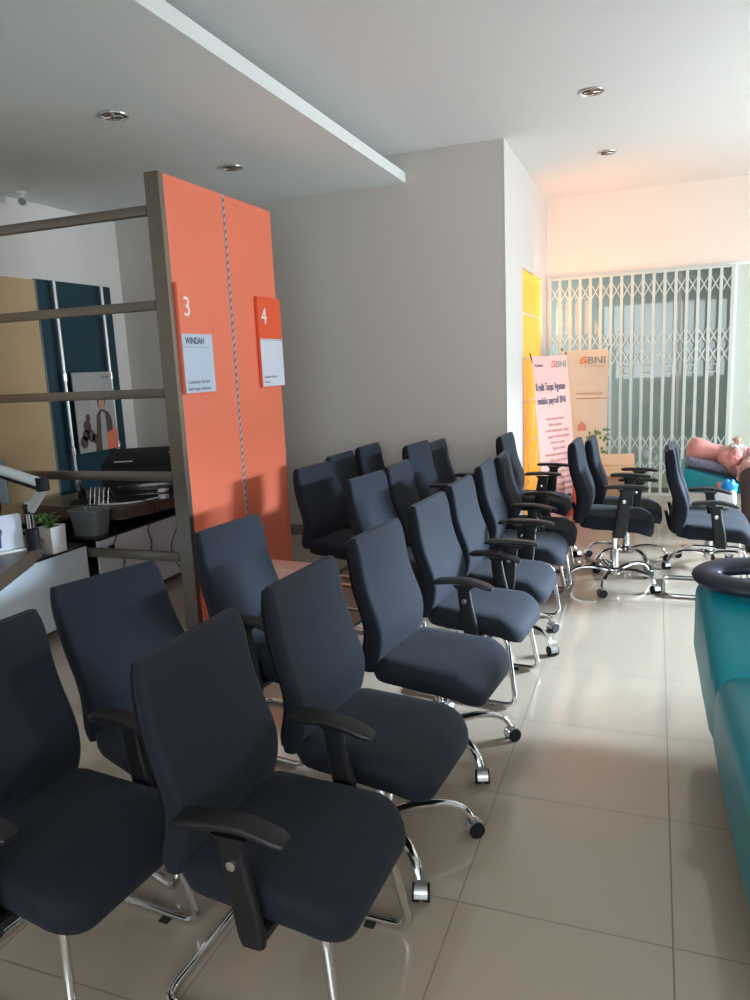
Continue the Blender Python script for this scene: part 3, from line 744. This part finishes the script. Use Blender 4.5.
for i, (x, ry, rz, zc) in enumerate(prof):
    R.append([(x, 7.125+ry*math.cos(2*PI*k/40)*(1+.04*math.sin(5*2*PI*k/40+i)), zc+rz*math.sin(2*PI*k/40)*(1+.05*math.sin(4*2*PI*k/40+i*1.3))) for k in range(40)])
rings_from(bm, R); adopt(wrinkle(link('headscarf', bm, 'pink'), .018, 11, (1, .5, 1.6)))
top = [((.555, 7.11, .685), .125), ((.62, 7.09, .665), .150), ((.70, 7.07, .645), .150), ((.78, 7.04, .625), .150), ((.86, 7.0, .605), .150)]
adopt(wrinkle(skin_mesh('top', top, [(i, i+1) for i in range(4)], 'pinkpale', 4), .035, 9, (1.8, .7, .8)))
sl = [((.56, 7.02, .685), .088), ((.60, 6.945, .67), .080), ((.645, 6.905, .66), .074), ((.655, 6.93, .71), .060), ((.664, 6.97, .765), .046)]
adopt(wrinkle(skin_mesh('sleeve', sl, [(i, i+1) for i in range(4)], 'pink', 4), .016, 16))
sl = [((.58, 7.23, .69), .085), ((.66, 7.29, .655), .07), ((.73, 7.29, .635), .062), ((.81, 7.25, .655), .045)]
adopt(wrinkle(skin_mesh('sleeve', sl, [(i, i+1) for i in range(3)], 'pink', 4), .016, 16))
bm = bmesh.new(); pts = []
for k in range(26):
    a = 2*PI*k/26; pts.append((.666+.034*math.cos(a)*(1+.25*math.sin(a*7)), 6.985+.034*math.sin(a)*(1+.25*math.sin(a*7)), .785+.012*math.sin(a*5)))
tube(bm, pts, .012, 8, closed=True); adopt(link('cuff', bm, 'bagwhite'))
wr = [((.735, 7.03, .63), .165), ((.80, 7.00, .62), .172), ((.88, 6.97, .60), .172), ((.97, 6.97, .59), .160)]
adopt(wrinkle(skin_mesh('blanket', wr, [(0, 1), (1, 2), (2, 3)], 'taupe', 4), .030, 10, (.5, 1, 2.2)))
bm = bmesh.new(); rows = []
for j in range(13):
    v = j/12; row = []
    for i in range(31):
        u = i/30; x = .645+u*.42+.02*math.sin(v*3)
        y = 6.865-.035*math.sin(u*17+v)*(.3+v)-.14*math.sin(v*1.5)*(.35+.65*min(1, u*3)); z = .63-.215*v*(.45+.55*min(1, u*2.5))+.02*math.sin(u*5)*(1-v)
        row.append((x, y, z))
    rows.append(row)
fr = [[bm.verts.new(p) for p in r] for r in rows]; bk = [[bm.verts.new((p[0], p[1]+.012, p[2])) for p in r] for r in rows]
for g_ in (fr, bk):
    for j in range(12):
        for i in range(30): bm.faces.new((g_[j][i], g_[j][i+1], g_[j+1][i+1], g_[j+1][i]))
for j in range(12):
    for i in (0, 30): bm.faces.new((fr[j][i], fr[j+1][i], bk[j+1][i], bk[j][i]))
for i in range(30):
    for j in (0, 12): bm.faces.new((fr[j][i], fr[j][i+1], bk[j][i+1], bk[j][i]))
adopt(link('tunic_hem', bm, 'pinkpale'))
tv = [((.87, 6.97, .585), .135)]; te = []
for lg in legs:
    b = len(tv); rr = (.115, .100, .098, .092, .085)
    tv += [((p[0][0], p[0][1], p[0][2]), q) for p, q in zip(lg[:5], rr)]; te += [(0, b)]+[(b+k, b+k+1) for k in range(4)]
adopt(wrinkle(skin_mesh('trousers', tv, te, 'skirtcloth', 4), .012, 7))
tu = [((.80, 6.90, .585), .138), ((.79, 6.82, .585), .136), ((.785, 6.74, .575), .130), ((.78, 6.70, .56), .118)]
adopt(wrinkle(skin_mesh('tunic', tu, [(0, 1), (1, 2), (2, 3)], 'pinkpale', 4), .03, 11, (2, .8, 1)))
for x in (.755, .945):
    bm = bmesh.new(); R = []
    for y, w, h in ((6.39, .02, .018), (6.41, .036, .03), (6.47, .045, .04), (6.57, .042, .055), (6.63, .036, .05), (6.645, .02, .03)): R.append([(x+a, y, h+b) for a, b in rrect(w, h, min(w, h)*.7, 4)])
    rings_from(bm, R); adopt(link('shoe', bm, 'shell'))
# bag and blue bundle on the far chair
t = thing('shopping_bag', 'white plastic bag with a bright blue bundle on the chair below the person', 'bag', (.56, 6.32, 0))
t.location = (.50, 6.02, .442)
bm = bmesh.new(); R = []
for z, s in ((0, .8), (.01, .95), (.06, 1), (.11, .9), (.14, .72)): R.append([(x*s*(1+.06*math.sin(7*i+z*40)), y*s*(1+.06*math.cos(5*i+z*60)), z) for i, (x, y) in enumerate(rrect(.085, .06, .03, 5))])
rings_from(bm, R); link('bag_body', bm, 'bagwhite', t)
bm = bmesh.new(); ellipsoid(bm, (.03, 0, .155), (.062, .05, .055), 18, 12)
for v in bm.verts: v.co += Vector((.006*math.sin(v.co.z*160), 0, .006*math.sin(v.co.x*150)))
link('blue_bundle', bm, 'blue', t)
bm = bmesh.new(); ellipsoid(bm, (-.035, 0, .14), (.028, .03, .05), 14, 10); link('pink_wrap', bm, 'pink', t)

# ------------------------------------------------------------------ banners, boxes by the gate
def banner(name, label, TL, TR, lean, H, m):
    TL = Vector(TL); TR = Vector(TR); u = (TR-TL); w = u.length; u.normalize()
    BL = Vector((TL.x+lean[0], TL.y+lean[1], TL.z-H)); v = (TL-BL).normalized(); hh = (TL-BL).length
    t = thing(name, label, 'banner', tuple(BL), 0, 'standing banners by the gate')
    F = frame_m((0, 0, 0), u, v); n = Vector((F[0][2], F[1][2], F[2][2]))
    def P(a, b, c=0): return F @ Vector((a, b, c))
    bm = bmesh.new(); NX, NYY = 10, 14
    def zc(a, b): return .015*math.sin(a/w*PI)*math.sin(b/hh*PI*1.5+.5)
    fr = [[bm.verts.new(P(w*i/NX, hh*j/NYY, zc(w*i/NX, hh*j/NYY))) for i in range(NX+1)] for j in range(NYY+1)]
    bk = [[bm.verts.new(P(w*i/NX, hh*j/NYY, zc(w*i/NX, hh*j/NYY)-.002)) for i in range(NX+1)] for j in range(NYY+1)]
    for gq in (fr, bk):
        for j in range(NYY):
            for i in range(NX): bm.faces.new((gq[j][i], gq[j][i+1], gq[j+1][i+1], gq[j+1][i]))
    for j in range(NYY):
        for i in (0, NX): bm.faces.new((fr[j][i], fr[j+1][i], bk[j+1][i], bk[j][i]))
    for i in range(NX):
        for j in (0, NYY): bm.faces.new((fr[j][i], fr[j][i+1], bk[j][i+1], bk[j][i]))
    sheet = link('sheet', bm, m, t)
    for a0, b0, a1, b1 in ((.0, .0, w, hh), (w, 0, 0, hh)):
        bm = bmesh.new(); da = (a1-a0)*.02; db = (b1-b0)*.02
        tube(bm, [P(a0-da*0, b0, -.02), P((a0+a1)/2, (b0+b1)/2, -.05), P(a1+da, b1+db, -.012)], .006, 6); link('support_pole', bm, 'shell', t)
    def put(nm, s, a, b, size, width, mm, bold=0.):
        bm = textbm(s, size, .0006, bold)
        x0 = min(q.co.x for q in bm.verts); x1 = max(q.co.x for q in bm.verts)
        for q in bm.verts:
            X = (q.co.x-x0)*width/(x1-x0)+a; Yv = q.co.y+b
            q.co = P(X, Yv, zc(X, Yv)+.003+q.co.z)
        link(nm, bm, mm, sheet, False)
    def shape(nm, polys, mm, lift=.003):
        bm = bmesh.new()
        for pl in polys:
            aa = [bm.verts.new(P(x, y, zc(x, y)+lift)) for x, y in pl]; bb = [bm.verts.new(P(x, y, zc(x, y)+lift+.001)) for x, y in pl]; loftrings(bm, [aa, bb])
        link(nm, bm, mm, sheet, False)
    return t, w, hh, put, shape
def circ(x, y, rx, ry, n=14): return [(x+rx*math.cos(2*PI*k/n), y+ry*math.sin(2*PI*k/n)) for k in range(n)]
def logo46(x, y, s):
    return [[(x, y+.35*s), (x+.38*s, y+s), (x+.5*s, y+s), (x+.5*s, y+.8*s), (x+.2*s, y+.35*s)], [(x+.55*s, y+.05*s), (x+.75*s, y), (x+s, y+.2*s), (x+s, y+.5*s), (x+.75*s, y+.6*s), (x+.6*s, y+.5*s)], [(x, y), (x+.45*s, y), (x+.45*s, y+.25*s), (x, y+.25*s)], [(x+.6*s, y+.7*s), (x+.98*s, y+.7*s), (x+.9*s, y+.98*s), (x+.6*s, y+.98*s)]]
t, w, h, put, shape = banner('display_banner', 'pink banner dense with lines of text, leaning by the yellow window', (-1.10, 7.22, 1.62), (-.83, 7.70, 1.62), (.13, -.07), 1.605, 'bannerpink')
put('lettering', 'Kuwera', h*.0+.04, h-.10, .04, .13, 'ink')
shape('logo', logo46(w-.25, h-.115, .065), 'logo'); put('lettering', 'BNI', w-.175, h-.115, .09, .15, 'logoteal')
put('lettering', 'Kredit Tanpa Agunan', .025, h-.33, .105, w-.09, 'ink', .001); put('lettering', 'melalui payroll BNI', .035, h-.46, .095, w-.11, 'ink', .001)
for k, (s_, a, ww) in enumerate((('Suku bunga ringan', .16, .26), ('Bebas agunan', .20, .18), ('Limit pinjaman tinggi', .13, .34), ('Jangka waktu panjang', .16, .32), ('Proses cepat', .20, .2), ('Syarat mudah', .22, .18), ('Fotokopi kartu pegawai', .10, .38), ('Slip gaji terakhir', .16, .3), ('Rekening payroll', .2, .22), ('Formulir aplikasi kredit', .12, .36), ('Hubungi cabang terdekat', .10, .38), ('Informasi lebih lanjut', .12, .34), ('Layanan nasabah', .14, .32))):
    put('lettering', s_, a-.02, h-.62-k*.058, .044, ww*1.1, 'rust')
shape('printed_glasses', [circ(.18+.11*q, .19, .05, .06)+[] for q in range(3)], 'hair'); shape('printed_faces', [circ(.18+.11*q, .17, .038, .05) for q in range(3)], 'bannercream', .0045)
shape('printed_red_bag', [[(.30, .02), (.5, .02), (.5, .15), (.30, .15)]], 'red')
t, w, h, put, shape = banner('display_banner', 'cream banner with a leafy family picture, standing against the folding gate', (-1.06, 8.40, 1.66), (-.575, 8.33, 1.66), (.10, -.06), 1.645, 'bannercream')
shape('logo', logo46(w-.30, h-.145, .08), 'logo'); put('lettering', 'BNI', w-.21, h-.145, .105, .18, 'logoteal'); put('lettering', 'Melayani Negeri Kebanggaan Bangsa', w-.26, h-.175, .016, .22, 'rust')
put('lettering', 'Wujudkan impian keluarga', .16, h-.47, .03, .28, 'rust'); put('lettering', 'bersama layanan perbankan terpercaya', .16, h-.52, .03, .38, 'rust')
shape('printed_house', [[(.18, h-.86), (.27, h-.86), (.27, h-.80), (.225, h-.76), (.18, h-.80)]], 'rust')
leaf = [circ(.38+random.uniform(-.10, .12), h-1.06+random.uniform(-.25, .22), .013, .018, 7) for _ in range(46)]
shape('printed_tree', leaf, 'green')
shape('printed_person', [circ(.33, h-1.06, .03, .045), circ(.49, h-1.27, .05, .055)], 'skin', .0045); shape('printed_hair', [[(.30, h-1.05), (.36, h-1.05), (.355, h-1.01), (.33, h-.995), (.305, h-1.01)]], 'hair', .005); shape('printed_hair', [circ(.53, h-1.26, .05, .065)], 'hair', .006)
shape('printed_birds', [circ(.50, h-.95+.05*q, .03, .012, 8) for q in range(3)], 'logoteal')

def carton(name, label, loc, size, rz, m, open_=False):
    t = thing(name, label, 'box', loc, math.radians(rz)); sx, sy, sz = size
    link('carton_body', B(((-sx/2, -sy/2, 0), (sx/2, sy/2, sz)), bev=.004), m, t)
    link('tape', B(((-sx/2-.001, -.025, sz-.001), (sx/2+.001, .025, sz+.0012))), 'cream', t, False)
    if open_:
        for s in (-1, 1):
            bm = bmesh.new(); box(bm, (-sx/2, 0, 0), (sx/2, sy*.42, .004)); bm.transform(Matrix.Translation((0, s*sy/2, sz)) @ Matrix.Rotation(PI if s < 0 else 0, 4, 'Z') @ Matrix.Rotation(math.radians(62 if s > 0 else -25), 4, 'X')); link('flap', bm, m, t, False)
    return t
carton('cardboard_box', 'brown cardboard box on the floor in front of the folding gate', (-.34, 7.95, 0), (.36, .30, .46), 8, 'carton', True)
carton('cardboard_box', 'pinkish carton on the floor between the orange screen and the middle row', (-2.22, 4.02, 0), (.36, .44, .36), -6, 'cartonpink')
t = thing('paper_bag', 'red paper bag with dark handles standing at the foot of the pink banner', 'bag', (-.62, 7.35, 0), math.radians(-20))
link('bag_body', B(((-.10, -.06, 0), (.10, .06, .42)), bev=.005), 'red', t)
for s in (-1, 1):
    bm = bmesh.new(); tube(bm, smoothpts([(-.05, s*.05, .41), (-.045, s*.05, .5), (0, s*.05, .53), (.045, s*.05, .5), (.05, s*.05, .41)], 5), .006, 8); link('handle', bm, 'hair', t)

# ------------------------------------------------------------------ light
w = bpy.data.worlds.new('W'); S.world = w; w.use_nodes = True
w.node_tree.nodes['Background'].inputs[0].default_value = (.80, .90, 1, 1); w.node_tree.nodes['Background'].inputs[1].default_value = .5
def area(name, loc, rot, sx, sy, power, col):
    l = bpy.data.lights.new(name, 'AREA'); l.shape = 'RECTANGLE'; l.size = sx; l.size_y = sy; l.energy = power; l.color = col
    o = bpy.data.objects.new(name, l); COL.objects.link(o); o.location = loc; o.rotation_euler = rot; return o
# daylight through the right hand windows (emits towards -X)
area('window_daylight', (XR+.3, (W0+W1)/2, (WZ0+WZ1)/2), (0, math.radians(90), 0), WZ1-WZ0, W1-W0, 135, (.88, .94, 1.0))
area('rear_fill', (.65, YN-.3, 1.9), (math.radians(90), 0, 0), 4.2, 1.9, 92, (.86, .93, 1.0))  # added fill lamp outside the opening behind the viewer
# bright low sky seen through the right hand window from further back
lo = area('low_sky_daylight', (6.6, 7.35, 2.85), (0, 0, 0), 2.2, .7, 540, (.60, .80, 1.0))
lo.rotation_euler = Vector((-.85, -.53, -.25)).to_track_quat('-Z', 'Y').to_euler(); lo.data.spread = math.radians(80)
# daylight in the entrance vestibule, from its open left side
area('entrance_daylight', (-1.7, YB+1.2, 1.6), (0, math.radians(-90), 0), 2.4, 1.4, 34, (.85, .95, 1.0))
# lamp added to put an orange glow on the back wall
yl = area('back_wall_glow', (XC+.03, 8.25, 2.12), (0, 0, 0), 1.0, .6, 11, (1, .33, .08))
yl.rotation_euler = Vector((.5, .6, .5)).to_track_quat('-Z', 'Y').to_euler()

# ------------------------------------------------------------------ camera
f, yaw, pit, rol = 741.63, -.364249, .180336, .045566
cy, sy = math.cos(yaw), math.sin(yaw)
fw = Vector((sy*math.cos(pit), cy*math.cos(pit), -math.sin(pit))); rt = Vector((cy, -sy, 0)); dn = fw.cross(rt)
r2 = rt*math.cos(rol)+dn*math.sin(rol); d2 = dn*math.cos(rol)-rt*math.sin(rol)
cam = bpy.data.cameras.new('camera'); co = bpy.data.objects.new('camera', cam); COL.objects.link(co)
mw = Matrix((r2, -d2, -fw)).transposed().to_4x4(); mw.translation = (0, 0, 1.61); co.matrix_world = mw
cam.sensor_fit = 'VERTICAL'; cam.sensor_height = 36; cam.sensor_width = 27; cam.lens = f*36/1000; cam.clip_start = .02
S.camera = co
S.view_settings.view_transform = 'Standard'; S.view_settings.look = 'None'; S.view_settings.gamma = 1; S.view_settings.use_curve_mapping = False
S.view_settings.exposure = .75
